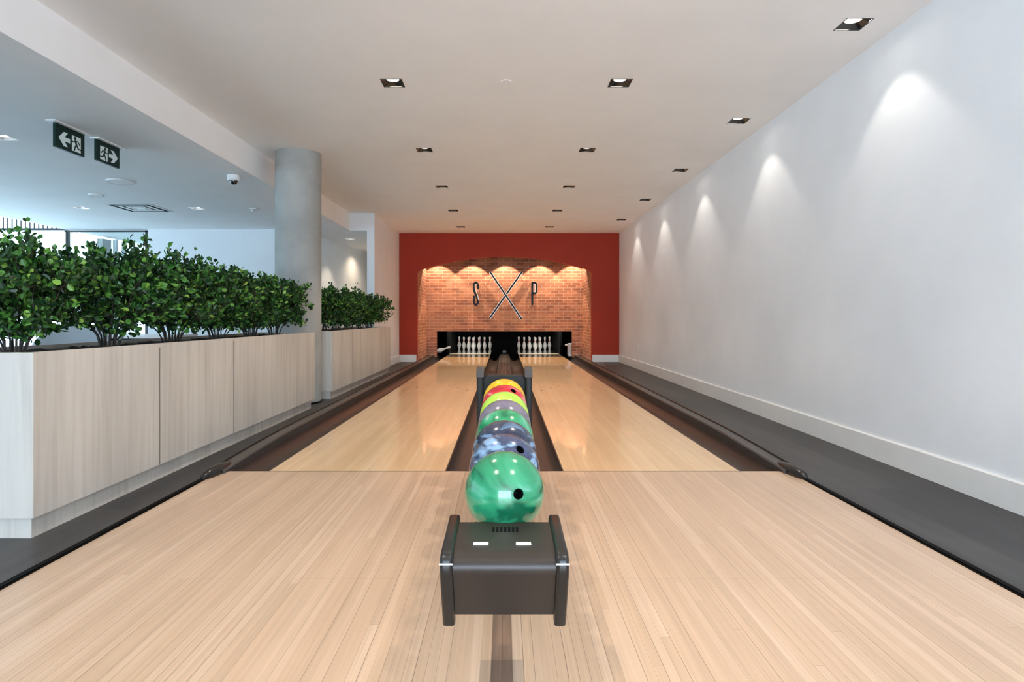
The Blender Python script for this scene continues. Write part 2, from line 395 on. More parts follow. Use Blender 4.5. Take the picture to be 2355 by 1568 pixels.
def holed_plane(bm, x0, x1, y0, y1, z, holes):
    xs = sorted({x0, x1} | {v for h in holes for v in (h[0], h[1])}); ys = sorted({y0, y1} | {v for h in holes for v in (h[2], h[3])})
    V = {}
    def vert(x, y):
        if (x, y) not in V: V[(x, y)] = bm.verts.new((x, y, z))
        return V[(x, y)]
    for i in range(len(xs)-1):
        for j in range(len(ys)-1):
            cx, cy = (xs[i]+xs[i+1])/2, (ys[j]+ys[j+1])/2
            if any(h[0] < cx < h[1] and h[2] < cy < h[3] for h in holes): continue
            bm.faces.new((vert(xs[i], ys[j]), vert(xs[i], ys[j+1]), vert(xs[i+1], ys[j+1]), vert(xs[i+1], ys[j])))

# ------------------------------------------------------------------ room shell
RW, LX = 2.43, -2.648
YR, YRED, YBR = -4.5, 13.34, 15.0       # rear wall, red wall, brick wall
XWIN, YLB = -7.44, 10.66                # lounge window wall, lounge end wall
hs = 0.082
def holes_at(lst): return [(x-hs, x+hs, y-hs, y+hs) for x, y in lst]

bm = nb(); holed_plane(bm, LX, RW, YR, YRED, ZC, holes_at(DL_RIGHT+DL_MID+DL_MIDR+[(2.14, -1.9), (2.14, 0.04), (2.14, 1.96), (-0.856, 2.92), (0.886, 2.92), (-0.856, 1.0), (0.886, 1.0), (-0.856, -0.9), (0.886, -0.9)]))
box(bm, LX-0.2, RW+0.3, YR, YRED, ZC+0.2, ZC+0.25)
struct('ceiling', bm, M['ceiling'], 'high white plaster ceiling over the bowling lanes', 'ceiling')
bm = nb(); holed_plane(bm, XWIN, LX, YR, 15.6, ZL, holes_at(DL_LEFT))
for (a, b_, c, d) in ((LX, LX, YR, 10.8),):
    v = [bm.verts.new(p) for p in ((LX, YR, ZL), (LX, 10.8, ZL), (LX, 10.8, ZC), (LX, YR, ZC))]; bm.faces.new(v)
holed_plane(bm, LX, -2.226, 10.9, 15.6, ZL, [])
box(bm, XWIN, LX-0.001, YR, 15.6, ZL+0.2, ZC+0.25)
struct('ceiling', bm, M['ceiling'], 'lower white ceiling over the lounge with a drop edge beside the lanes', 'ceiling')

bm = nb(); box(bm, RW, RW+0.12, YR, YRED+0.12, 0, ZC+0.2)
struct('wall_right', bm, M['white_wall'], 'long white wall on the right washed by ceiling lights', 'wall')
# red wall with arched opening
arch = [(-1.846, 0.0), (-1.846, 1.84)]
half = [(-1.835, 1.90), (-1.79, 1.945), (-1.70, 1.975), (-1.5, 2.025), (-1.25, 2.085), (-0.95, 2.145), (-0.6, 2.195), (-0.3, 2.22), (0, 2.228)]
arch += half + [(-x, z) for x, z in half[-2::-1]] + [(1.846, 1.84), (1.846, 0.0)]
bm = nb()
outer = [(RW, 0), (RW, ZC), (-2.226, ZC), (-2.226, 0)]
poly_pts = arch
y0, y1 = YRED, YRED+0.12
def strip(bm, y):
    # quads between arch line and the outer rectangle
    top = [(max(-2.226, min(RW, x)), ZC) for x, z in arch]
    A = [bm.verts.new((x, y, z)) for x, z in arch]
    T = [bm.verts.new((x, y, ZC)) for x, z in arch]
    for i in range(1, len(arch)-2):
        bm.faces.new((A[i], A[i+1], T[i+1], T[i]))
    cl = [bm.verts.new((-2.226, y, 0)), bm.verts.new((-2.226, y, ZC))]
    bm.faces.new((cl[0], A[0], A[1], T[1], cl[1]))
    cr = [bm.verts.new((RW, y, 0)), bm.verts.new((RW, y, ZC))]
    n = len(arch)
    bm.faces.new((cr[0], cr[1], T[n-2], A[n-2], A[n-1]))
    return A
A = strip(bm, y0); B = strip(bm, y1)
for i in range(len(arch)-1): bm.faces.new((A[i], B[i], B[i+1], A[i+1]))
struct('wall_back', bm, M['red'], 'dark red end wall with a wide low arch', 'wall')
# niche behind the arch: brick
bm = nb()
box(bm, -2.05, -1.85, YRED+0.12, YBR, 0, 2.56); box(bm, 1.85, 2.05, YRED+0.12, YBR, 0, 2.56)
OX, OZ = 1.615, 0.612
box(bm, -2.05, -OX, YBR, YBR+0.15, 0, 2.56); box(bm, OX, 2.05, YBR, YBR+0.15, 0, 2.56); box(bm, -OX, OX, YBR, YBR+0.15, OZ, 2.56)
struct('wall_brick', bm, M['brick'], 'red brick wall inside the arch above the pin deck opening', 'wall')
bm = nb(); box(bm, -2.05, 2.05, YRED+0.12, YBR+0.15, 2.56, 2.62)
struct('ceiling', bm, M['matte_black'], 'dark soffit inside the arch niche', 'ceiling')
# left wall past the second planter
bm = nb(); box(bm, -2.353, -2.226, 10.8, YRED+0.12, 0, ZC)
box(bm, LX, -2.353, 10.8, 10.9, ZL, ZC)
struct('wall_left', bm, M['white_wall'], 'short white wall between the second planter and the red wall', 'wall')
# lounge end wall and corridor
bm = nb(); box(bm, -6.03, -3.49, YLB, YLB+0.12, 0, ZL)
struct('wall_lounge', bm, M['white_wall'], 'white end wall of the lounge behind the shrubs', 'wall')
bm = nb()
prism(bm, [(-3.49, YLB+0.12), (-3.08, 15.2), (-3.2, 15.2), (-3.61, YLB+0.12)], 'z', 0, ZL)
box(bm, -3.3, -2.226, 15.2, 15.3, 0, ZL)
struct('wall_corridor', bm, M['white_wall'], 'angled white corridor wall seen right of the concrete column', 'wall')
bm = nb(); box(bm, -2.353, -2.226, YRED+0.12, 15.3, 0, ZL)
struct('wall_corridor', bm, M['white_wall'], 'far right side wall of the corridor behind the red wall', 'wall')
# rear wall with wide window openings (behind the camera)
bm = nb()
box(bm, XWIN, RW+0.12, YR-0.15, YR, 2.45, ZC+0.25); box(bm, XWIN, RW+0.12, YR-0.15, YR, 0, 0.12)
box(bm, XWIN, -2.9, YR-0.15, YR, 0.12, 2.45)  # solid bays, here and below, added to block rear daylight on the left
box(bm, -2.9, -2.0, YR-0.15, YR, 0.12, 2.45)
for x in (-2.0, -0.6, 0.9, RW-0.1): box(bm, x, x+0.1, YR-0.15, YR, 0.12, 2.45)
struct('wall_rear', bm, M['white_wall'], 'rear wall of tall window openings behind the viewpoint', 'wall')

# floors
bm = nb()
box(bm, XWIN-0.1, -1.745, YR, 3.72, -0.2, 0); box(bm, XWIN-0.1, -1.765, 3.72, YRED, -0.2, 0); box(bm, XWIN-0.1, -2.226, YRED, 15.3, -0.2, 0)
box(bm, 1.745, RW, YR, 3.72, -0.2, 0); box(bm, 1.765, RW, 3.72, YRED, -0.2, 0)
struct('floor', bm, M['vinyl'], 'dark grey wood-look floor beside the lanes and in the lounge', 'floor')
bm = nb(); box(bm, -1.705, 1.705, YR, 2.2295, -0.2, 0); box(bm, -1.705, 1.705, 2.2303, 3.797, -0.2, 0)
struct('floor', bm, M['approach'], 'pale maple bowling approach with two dark centre boards', 'floor')
for s, nm in ((-1, 'left'), (1, 'right')):
    bm = nb()
    xa, xb = sorted((s*1.705, s*1.745)); box(bm, xa, xb, YR, 3.72, -0.2, 0.003)
    xa, xb = sorted((s*1.712, s*1.724)); box(bm, xa, xb, YR, 3.72, 0.0, 0.008)
    struct('trim_1' if s < 0 else 'trim_2', bm, M['matte_black'], 'black edging strip along the %s side of the approach' % nm, 'edging')

# baseboards
def bb_profile(h=0.15, t=0.016): return [(0, 0), (t, 0), (t, h-0.006), (t-0.006, h), (0, h)]
bm = nb(); prism(bm, [(RW-x, z) for x, z in bb_profile()], 'y', YR, YRED)
struct('baseboard_right', bm, M['baseboard'], 'tall white baseboard along the right wall', 'baseboard')
bm = nb(); prism(bm, [(YRED-x, z) for x, z in bb_profile()], 'x', 1.86, RW-0.016)
struct('baseboard_back', bm, M['baseboard'], 'white baseboard under the red wall, right of the arch', 'baseboard')
bm = nb(); prism(bm, [(YRED-x, z) for x, z in bb_profile()], 'x', -2.21, -1.86)
struct('baseboard_back', bm, M['baseboard'], 'white baseboard under the red wall, left of the arch', 'baseboard')
bm = nb(); prism(bm, [(-2.226+x, z) for x, z in bb_profile()], 'y', 10.8, YRED)
struct('baseboard_left', bm, M['baseboard'], 'white baseboard on the short wall past the second planter', 'baseboard')
bm = nb(); prism(bm, [(YLB-x, z) for x, z in bb_profile()], 'x', -6.0, -3.49)
struct('baseboard_lounge', bm, M['baseboard'], 'white baseboard of the lounge end wall', 'baseboard')

# lounge windows on the far left
bm = nb()
box(bm, XWIN-0.06, XWIN+0.02, YR, 15.6, 0, 0.05)
for y in (YR, -3, -1.2, 0.6, 2.4, 4.2, 6.0, 7.8, 12.08, 12.36, 13.2, 14.4, 15.5): box(bm, XWIN-0.05, XWIN+0.02, y-0.02, y+0.02, 0.05, ZL)
wf = struct('window_1', bm, M['greyframe'], 'floor to ceiling window wall on the far left of the lounge', 'window')
bm = nb(); box(bm, XWIN-0.02, XWIN-0.012, YR, 15.6, 0.05, ZL); mesh_obj('pane', bm, M['tinted'], wf)
bm = nb(); box(bm, XWIN-0.05, XWIN+0.05, 11.6, 11.85, 0.05, ZL-0.04); mesh_obj('pier', bm, M['concrete'], wf)
# glass partition at the lounge end
bm = nb(); box(bm, XWIN, -6.03, YLB, YLB+0.05, ZL-0.045, ZL-0.02); box(bm, -6.075, -6.03, YLB, YLB+0.05, 0, ZL-0.02)
box(bm, XWIN, -6.03, YLB, YLB+0.05, 0, 0.05); box(bm, XWIN+0.02, XWIN+0.035, YLB, YLB+0.05, 0, ZL-0.02)
gp = struct('window_2', bm, M['frame'], 'black framed glass partition at the end of the lounge', 'window')
bm = nb(); box(bm, XWIN+0.05, -6.075, YLB+0.02, YLB+0.028, 0.05, ZL-0.045); mesh_obj('pane', bm, M['glass'], gp)
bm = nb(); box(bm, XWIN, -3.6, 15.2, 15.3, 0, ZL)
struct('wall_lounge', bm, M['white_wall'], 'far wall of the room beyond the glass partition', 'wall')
# picket railing outside the window
r = thing('picket_railing', (-8.4, 10.9, 0), 'black picket railing on a dark bar outside the far left window', 'railing')
bm = nb(); box(bm, -9.6, -7.5, 10.87, 10.90, 2.44, 2.475); box(bm, -9.6, -7.5, 10.87, 10.90, 3.3, 3.33); mesh_obj('rail', bm, M['frame'], r)
bm = nb()
for x in (-9.6, -7.55):
    bm = nb(); box(bm, x, x+0.04, 10.865, 10.905, 0, 3.3); mesh_obj('post', bm, M['frame'], r)
x = -9.5
while x < -7.55:
    bm = nb(); box(bm, x, x+0.014, 10.878, 10.892, 2.475, 3.3); mesh_obj('picket', bm, M['frame'], r); x += 0.0765

# ------------------------------------------------------------------ lanes
YF, YE = 3.80, 19.3
def lane(cx, side):
    t = thing('bowling_lane', (cx, YF, 0), '%s maple bowling lane, glossy, running to its own set of pins' % side, 'bowling lane')
    h = 0.5285
    bm = nb(); box(bm, cx-h, cx+h, YF, 15.95, -0.1, 0); mesh_obj('lane_surface', bm, M['lane'], t)
    bm = nb(); box(bm, cx-h, cx+h, 15.95, 16.7, -0.1, 0.0005); mesh_obj('pale_strip', bm, M['pale'], t)
    bm = nb(); box(bm, cx-h, cx+h, 16.7, YE, -0.1, 0); mesh_obj('pin_deck', bm, M['deck'], t)
    for k in range(-3, 4):
        x = cx+k*0.136; y = YF+4.2+(3-abs(k))*0.30
        bm = nb(); prism(bm, [(x-0.014, y), (x, y+0.15), (x+0.014, y), (x, y+0.03)], 'z', 0, 0.0006); mesh_obj('aiming_arrow', bm, M['mark'], t)
lane(-0.886, 'left'); lane(0.886, 'right')
bm = nb(); box(bm, -1.70, 1.70, YF-0.004, YF, -0.1, 0.0004)
struct('trim_3', bm, M['matte_black'], 'thin dark foul line across both lanes', 'foul line')

def gutter(cx, label):
    n = 14; rr = 0.1195; bm = nb()
    def prof(r, off): return [(cx+r*math.cos(PI+PI*k/n), r*0.85*math.sin(PI+PI*k/n)-off) for k in range(n+1)]
    a = prof(rr, 0.0); b = prof(rr-0.006, 0.0)
    prism(bm, a + b[::-1], 'y', YF+0.002, 16.15)
    solo('gutter', bm, M['gutter'], (cx, YF, -0.1), label, 'gutter', smooth=True)
gutter(-1.5355, 'dark gutter along the outer side of the left lane')
gutter(-0.2365, 'dark gutter along the inner side of the left lane')
gutter(0.2365, 'dark gutter along the inner side of the right lane')
gutter(1.5355, 'dark gutter along the outer side of the right lane')
# centre capping between the lanes
t = thing('centre_capping', (0, YF, 0), 'ribbed dark capping running between the two lanes to the pit', 'capping')
bm = nb()
prism(bm, [(-0.117, -0.1), (-0.117, 0.03), (-0.10, 0.05), (-0.015, 0.062), (-0.008, 0.05), (0.008, 0.05), (0.015, 0.062), (0.10, 0.05), (0.117, 0.03), (0.117, -0.1)], 'y', YF+0.01, 16.0)
mesh_obj('cover', bm, M['rail'], t)
for x in (-0.085, -0.06, -0.04, 0.04, 0.06, 0.085):
    bm = nb(); tube(bm, [(x, YF+0.05, 0.056), (x, 15.9, 0.056)], 0.005, 6); mesh_obj('rib', bm, M['hood_arm'], t)
bm = nb(); box(bm, -0.06, 0.06, 15.7, 15.95, 0.05, 0.14); mesh_obj('end_cover', bm, M['black'], t, bevel=0.02)

# outer rails: capping that rises from the foul line
def rail(s, side):
    t = thing('outer_rail', (s*1.71, 3.6, 0), 'black raised capping rail outside the %s gutter, ending in a rounded cap' % side, 'rail')
    bm = nb(); rings = []
    ys = [3.74, 3.80, 3.9, 4.0, 4.15, 4.35, 4.6, 5.0, 5.6, 7.0, 10.0, 13.0, 14.95]
    for y in ys:
        k = min(1.0, max(0.0, (y-3.6)/1.3)); h = 0.012+0.043*k**0.7
        wi = 1.658
        pr = [(wi, -0.12), (wi, h-0.008), (wi+0.008, h), (1.74, h), (1.755, h-0.006), (1.763, h-0.02 if h > 0.03 else 0.002), (1.763, -0.12)]
        rings.append([bm.verts.new((s*x, y, z)) for x, z in pr])
    for a, b in zip(rings, rings[1:]):
        for k in range(len(a)-1): bm.faces.new((a[k], a[k+1], b[k+1], b[k]))
    bm.faces.new(rings[0]); bm.faces.new(rings[-1][::-1])
    mesh_obj('capping', bm, M['rail'], t)
    bm = nb(); tube(bm, [(s*1.748, y, 0.016+0.043*min(1, max(0, (y-3.6)/1.3))**0.7) for y in ys], 0.007, 8); mesh_obj('highlight_bead', bm, M['hood_arm'], t, smooth=True)
    bm = nb()
    tube(bm, [(s*1.722, 3.595, 0.004), (s*1.720, 3.61, 0.010), (s*1.716, 3.65, 0.014), (s*1.711, 3.72, 0.012), (s*1.710, 3.84, 0.004), (s*1.710, 3.95, -0.014)], [0.006, 0.022, 0.034, 0.042, 0.042, 0.038], 16)
    mesh_obj('end_cap', bm, M['black'], t, smooth=True)
rail(-1, 'left'); rail(1, 'right')

# pit behind the brick wall
bm = nb()
box(bm, -2.05, -1.80, 15.15, 20.2, -0.2, 1.3); box(bm, 1.80, 2.05, 15.15, 20.2, -0.2, 1.3)
box(bm, -2.05, 2.05, 20.0, 20.2, -0.2, 1.3); box(bm, -2.05, 2.05, 15.15, 20.2, 1.3, 1.4); box(bm, -2.05, 2.05, 3.8, 20.2, -0.3, -0.2)
struct('wall_pit', bm, M['matte_black'], 'black pit housing behind the brick wall around the pins', 'pit')
def kick(x0, x1, label, h=0.62, y0=16.3):
    bm = nb(); prism(bm, [(y0, -0.15), (y0, h*0.35), (y0+0.15, h), (19.6, h), (19.6, -0.15)], 'x', x0, x1)
    solo('pit_divider', bm, M['matte_black'], ((x0+x1)/2, y0, -0.15), label, 'pit divider')
kick(-0.32, 0.32, 'wide black divider between the two pin decks', 1.1, 16.2)
kick(-1.50, -1.43, 'thin black side plate left of the left pin deck')
kick(1.43, 1.50, 'thin black side plate right of the right pin deck')

# pins
PR = [(0, 0), (0.0258, 0), (0.0275, 0.004), (0.0350, 0.03), (0.0455, 0.06), (0.0530, 0.085), (0.0595, 0.105), (0.0605, 0.115), (0.0590, 0.13), (0.0540, 0.155),
      (0.0455, 0.183), (0.0340, 0.21), (0.0262, 0.232), (0.0233, 0.254), (0.0237, 0.275), (0.0262, 0.298), (0.0300, 0.322), (0.0322, 0.342), (0.0310, 0.36), (0.0245, 0.373), (0.0120, 0.380), (0, 0.381)]
def rad_at(z):
    for (r0, z0), (r1, z1) in zip(PR, PR[1:]):
        if z0 <= z <= z1 and z1 > z0: return r0+(r1-r0)*(z-z0)/(z1-z0)
    return 0.02
def make_pin(loc, label, group):
    t = thing('bowling_pin', loc, label, 'bowling pin', group)
    L = Vector(loc)
    bm = nb(); lathe(bm, PR, 24, Matrix.Translation(L)); mesh_obj('body', bm, M['pin'], t, smooth=True)
    for a, b_ in ((0.236, 0.248), (0.258, 0.270)):
        bm = nb(); zs = [a+(b_-a)*k/3 for k in range(4)]
        lathe(bm, [(rad_at(a)-0.001, a)]+[(rad_at(z)+0.0008, z) for z in zs]+[(rad_at(b_)-0.001, b_)], 24, Matrix.Translation(L)); mesh_obj('neck_stripe', bm, M['pin_red'], t, smooth=True)
    return t
first = None
ordn = ['back row', 'third row', 'second row']
for cx, side in ((-0.886, 'left'), (0.886, 'right')):
    for row in range(4):
        for k in range(row+1):
            x = cx+(k-row/2)*0.3048; y = 18.0+row*0.264
            if row == 0: lab = 'white head pin at the front of the %s lane' % side
            elif row == 1: lab = 'white pin in the second row of the %s lane, %s of the head pin' % (side, ('left', 'right')[k])
            elif row == 2: lab = 'white pin in the third row of the %s lane, %s' % (side, ('left one', 'directly behind the head pin', 'right one')[k])
            else: lab = 'white pin in the back row of the %s lane, %s' % (side, ('leftmost corner', 'inner left', 'inner right', 'rightmost corner')[k])
            g = 'bowling pins on the %s lane' % side
            if first is None: first = make_pin((x, y, 0), lab, g)
            else: dup(first, (x, y, 0), lab, group=g)
# white objects in the corners of the pit opening
bm = nb(); R = Matrix.Translation((-1.72, 15.75, 0.085)) @ Quaternion((0, 0, 1), math.radians(12)).to_matrix().to_4x4() @ Quaternion((0, 1, 0), math.radians(72)).to_matrix().to_4x4()
lathe(bm, PR, 24, R @ Matrix.Scale(1.05, 4))
solo('bowling_pin', bm, M['pin'], (-1.72, 15.75, 0.0), 'white pin lying on its side in the left corner of the pit opening', 'bowling pin', smooth=True)
bm = nb(); box(bm, 1.545, 1.78, 15.3, 15.5, 0.0, 0.31)  # plain white block-shaped cover
mo = thing('white_box', (1.6, 15.4, 0), 'white box with a small round knob in the right corner of the pit opening', 'box')
mesh_obj('housing', bm, M['plastic_white'], mo, bevel=0.01)
bm = nb(); lathe(bm, [(0, -0.03), (0.03, -0.02), (0.036, 0.0), (0.03, 0.02), (0, 0.03)], 16, Matrix.Translation((1.51, 15.4, 0.27))); mesh_obj('knob', bm, M['plastic_white'], mo, smooth=True)

# ------------------------------------------------------------------ ball return
BR0 = Vector((0, 2.6, 0))
br = thing('ball_return', (0, 2.6, 0), 'black ball return between the lanes holding a row of eight balls', 'ball return')
bm = nb()
side = [(1.395, 0.36), (1.398, 0.385), (1.41, 0.392), (1.66, 0.404), (1.665, 0.385), (1.665, 0.36), (1.60, 0.33)]
def hood_arm(s):
    bm = nb()
    p = [(1.470, 0.200), (1.400, 0.345), (1.397, 0.372), (1.404, 0.388), (1.420, 0.396), (1.652, 0.406), (1.664, 0.400), (1.668, 0.385), (1.660, 0.365), (1.47, 0.352), (1.452, 0.338), (1.51, 0.200)]
    xa, xb = sorted((s*0.116, s*0.144)); prism(bm, p, 'x', xa, xb)
    return mesh_obj('side_arm', bm, M['hood_arm'], br, bevel=0.007, smooth=True)
for s in (-1, 1): 
    a = hood_arm(s)
    bm = nb(); xa, xb = sorted((s*0.1155, s*0.1445)); prism(bm, [(1.3962, 0.3735), (1.3968, 0.3765), (1.400, 0.3765), (1.400, 0.3735)], 'x', xa, xb)
    mesh_obj('shiny_band', bm, M['chrome'], a)
bm = nb()
top = [(1.625, 0.395), (1.44, 0.387), (1.420, 0.383), (1.410, 0.372), (1.408, 0.355), (1.412, 0.340), (1.480, 0.226), (1.500, 0.226), (1.500, 0.33), (1.62, 0.35)]
# smooth front curve: split into top cover and front panel
prism(bm, [(1.625, 0.395), (1.50, 0.390), (1.455, 0.387), (1.435, 0.384), (1.420, 0.378), (1.411, 0.368), (1.409, 0.356), (1.412, 0.346), (1.45, 0.346), (1.60, 0.35)], 'x', -0.117, 0.117)
hood = mesh_obj('hood', bm, M['hood'], br, smooth=True)
bm = nb(); prism(bm, [(1.4185, 0.346), (1.474, 0.228), (1.498, 0.228), (1.498, 0.346)], 'x', -0.1155, 0.1155)
mesh_obj('front_panel', bm, M['hood'], br)
def on_top(y): return 0.387+(y-1.455)*(0.395-0.387)/(1.625-1.455)
for i in range(7):
    x = -0.030+i*0.0098; bm = nb(); box(bm, x, x+0.0056, 1.558, 1.590, 0.380, on_top(1.574)+0.0012)
    mesh_obj('vent_slot', bm, M['matte_black'], hood)
for i, x in enumerate((-0.0555, 0.045)):
    bm = nb(); box(bm, x-0.018, x+0.018, 1.478, 1.494, 0.382, on_top(1.486)+0.003)
    mesh_obj('button', bm, M['button'], hood, bevel=0.002)
# rails under the balls
def ball_c(i): return Vector((0, 1.712+0.216*i, 0.45+0.0076*i))
bm = nb()
for s in (-1, 1):
    bm = nb(); a = ball_c(-0.45); b_ = ball_c(7.6)
    tube(bm, [(s*0.068, a.y, a.z-0.099), (s*0.068, b_.y, b_.z-0.099)], 0.012, 10); mesh_obj('ball_rail', bm, M['black'], br, smooth=True)
bm = nb()
prism(bm, [(1.58, 0.27), (1.58, 0.325), (3.45, 0.388), (3.45, 0.10), (3.2, 0.0), (2.15, 0.0), (2.05, 0.15), (1.9, 0.24)], 'x', -0.062, 0.062)
mesh_obj('pedestal', bm, M['hood'], br, bevel=0.008)
for s in (-1, 1):
    bm = nb()
    p = [(3.36, 0.0), (3.36, 0.60), (3.375, 0.635), (3.41, 0.652), (3.46, 0.652), (3.50, 0.63), (3.52, 0.58), (3.60, 0.35), (3.62, 0.0)]
    xa, xb = sorted((s*0.112, s*0.148)); prism(bm, p, 'x', xa, xb)
    po = mesh_obj('rear_post', bm, M['post'], br, bevel=0.010, smooth=True)
    bm = nb(); xa, xb = sorted((s*0.110, s*0.150)); prism(bm, [(3.358, 0.606), (3.372, 0.640), (3.41, 0.656), (3.46, 0.656), (3.50, 0.634), (3.49, 0.615), (3.46, 0.63), (3.40, 0.63), (3.385, 0.606)], 'x', xa, xb)
    mesh_obj('post_cap', bm, M['rail'], po)
bm = nb()
n = 14; outer = [(-0.112, 0.36), (-0.112, 0.590), (-0.095, 0.612), (0.095, 0.612), (0.112, 0.590), (0.112, 0.36)]
inner = [(0.100*math.cos(PI*k/n), 0.485+0.100*math.sin(PI*k/n)) for k in range(n+1)]
prism(bm, outer+[(0.100, 0.36)]+inner+[(-0.100, 0.36)], 'y', 3.40, 3.46)
mesh_obj('arch_cover', bm, M['post'], br)
bm = nb(); prism(bm, [(3.46, 0.1), (3.46, 0.608), (3.56, 0.56), (3.68, 0.38), (3.72, 0.1)], 'x', -0.112, 0.112); mesh_obj('lift_cover', bm, M['hood'], br, bevel=0.012)

# bowling balls
def ball_mesh(hole_dir, R=0.1078):
    bm = nb(); q = Vector((0, 0, 1)).rotation_difference(hole_dir.normalized()).to_matrix().to_4x4()
    hr = 0.0138; th0 = math.asin(hr/R)
    prof = [(0, R-0.05), (hr-0.001, R-0.05), (hr-0.001, R*math.cos(th0)-0.003), (hr+0.0004, R*math.cos(th0)-0.0003)]
    n = 48
    for k in range(n+1):
        th = th0*1.12+(PI-th0*1.12)*k/n; prof.append((R*math.sin(th) if k < n else 0, R*math.cos(th)))
    lathe(bm, prof, 64, q)
    return bm
balls = [
 ('marbled green ball nearest the hood, one finger hole facing out', [(0.004, 0.10, 0.045), (0.015, 0.20, 0.09), (0.022, 0.24, 0.11), (0.035, 0.28, 0.14), (0.13, 0.38, 0.27)], 3.6, 1.3, Vector((0.31, -0.92, -0.22))),
 ('navy and light blue swirled ball with a finger hole, second from the hood', [(0.02, 0.03, 0.07), (0.05, 0.06, 0.13), (0.03, 0.05, 0.10), (0.22, 0.36, 0.55)], 6.0, 4.1, Vector((0.55, -0.45, 0.70))),
 ('dark navy ball with two bright reflections, third from the hood', [(0.015, 0.022, 0.05), (0.03, 0.04, 0.08), (0.02, 0.03, 0.06), (0.18, 0.32, 0.50)], 5.0, 7.7, Vector((-0.3, 0.5, 0.4))),
 ('green ball between the navy and the grey purple ball', [(0.01, 0.16, 0.07), (0.02, 0.28, 0.11), (0.05, 0.36, 0.18), (0.30, 0.45, 0.40)], 5.0, 2.9, Vector((0.4, 0.6, 0.2))),
 ('grey purple pearl ball behind the small green ball', [(0.12, 0.10, 0.15), (0.17, 0.15, 0.20), (0.22, 0.19, 0.25)], 5.0, 5.5, Vector((-0.4, 0.6, 0.2))),
 ('lime green ball in front of the red ball', [(0.38, 0.68, 0.05), (0.48, 0.78, 0.08), (0.55, 0.82, 0.15)], 4.0, 6.2, Vector((0.4, 0.6, -0.2))),
 ('red marbled ball with a finger hole, in front of the yellow ball', [(0.45, 0.01, 0.02), (0.65, 0.02, 0.03), (0.75, 0.06, 0.09), (0.80, 0.35, 0.30)], 5.0, 8.8, Vector((0.40, -0.25, 0.88))),
 ('yellow ball at the far end of the row', [(0.80, 0.42, 0.01), (0.90, 0.55, 0.01), (0.95, 0.66, 0.03)], 4.0, 3.3, Vector((0.2, 0.8, 0.1))),
]
def facing(u, v, c, R=0.1078):
    d = Vector(((u-1160)/F, 1.0, -(v-732)/F)); o = Vector((0, 0, CAMZ))-c
    a = d.dot(d); b_ = 2*d.dot(o); q = o.dot(o)-R*R; disc_ = max(0.0, b_*b_-4*a*q)
    return (o+d*((-b_-math.sqrt(disc_))/(2*a))).normalized()
HOLES = {0: (1193, 1136), 1: (1197, 1033), 6: (1181, 898)}
for i, (lab, cols, scl, seed, hd) in enumerate(balls):
    c = ball_c(i)
    if i in HOLES: hd = facing(HOLES[i][0], HOLES[i][1], c)
    bm = ball_mesh(hd)
    o = mesh_obj('bowling_ball', bm, swirl('ball_swirl', cols, scl, seed), None, smooth=True)
    o.location = c; tag(o, lab, 'bowling ball', 'bowling balls on the ball return')
    if i in HOLES:
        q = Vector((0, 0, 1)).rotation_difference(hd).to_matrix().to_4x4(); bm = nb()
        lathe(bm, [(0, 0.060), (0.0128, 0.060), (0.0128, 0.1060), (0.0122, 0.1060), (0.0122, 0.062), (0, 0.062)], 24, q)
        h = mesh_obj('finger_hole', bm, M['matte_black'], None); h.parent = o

# ------------------------------------------------------------------ wall letters
YB = 14.885
def bar(bm, p, q, wd, y0, y1, off=0.0):
    p = Vector((p[0], 0, p[1])); q = Vector((q[0], 0, q[1])); d = (q-p).normalized(); nrm = Vector((-d.z, 0, d.x))
    p = p + nrm*off; q = q + nrm*off
    c = [p-nrm*wd/2, q-nrm*wd/2, q+nrm*wd/2, p+nrm*wd/2]
    prism(bm, [(v.x, v.z) for v in c], 'y', y0, y1)
def px(u, v, D=14.9): return ((u-1160)/F*D, CAMZ-(v-732)/F*D)
t = thing('wall_letter', (0.04, YB, 1.0), 'large black and silver crossed letter X on the brick wall', 'letter', 'letters on the brick wall')
A1, A2 = px(1127.5, 626), px(1199.5, 733.5); B1, B2 = px(1200, 626), px(1126, 731.5)
for nm, (p, q), y0 in (('stroke', (A1, A2), YB-0.025), ('stroke', (B1, B2), YB)):
    bm = nb(); bar(bm, p, q, 0.060, y0, y0+0.025); s = mesh_obj(nm, bm, M['letter_black'], t)
    for off in (-0.024, 0.024):
        bm = nb(); bar(bm, p, q, 0.011, y0-0.004, y0+0.001, off); mesh_obj('silver_edge', bm, M['letter_face'], s)
for (u, v) in ((1132, 633), (1195, 633), (1195, 727), (1131, 725)):
    a = px(u, v); bm = nb(); tube(bm, [(a[0], YB+0.02, a[1]), (a[0], YBR, a[1])], 0.008, 8); mesh_obj('bracket', bm, M['letter_black'], t)
def channel(label, path, face, loc):
    t = thing('wall_letter', loc, label, 'letter', 'letters on the brick wall')
    for nm, pts, r, y0, y1, m in (('stroke', path, 0.024, YB-0.02, YB+0.03, M['letter_black']), ('silver_face', face, 0.008, YB-0.026, YB-0.018, M['letter_face'])):
        bm = nb(); P = [px(*p) for p in pts]
        for a, b_ in zip(P, P[1:]):
            bar(bm, a, b_, r*2, y0, y1)
        for a in P:
            prism(bm, [(a[0]+r*math.cos(k*PI/6), a[1]+r*math.sin(k*PI/6)) for k in range(12)], 'y', y0+0.0004, y1-0.0004)
        mesh_obj(nm, bm, m, t)
    for a in (px(*path[1]), px(*path[-2])):
        bm = nb(); tube(bm, [(a[0], YB+0.025, a[1]), (a[0], YBR, a[1])], 0.007, 8); mesh_obj('bracket', bm, M['letter_black'], t)
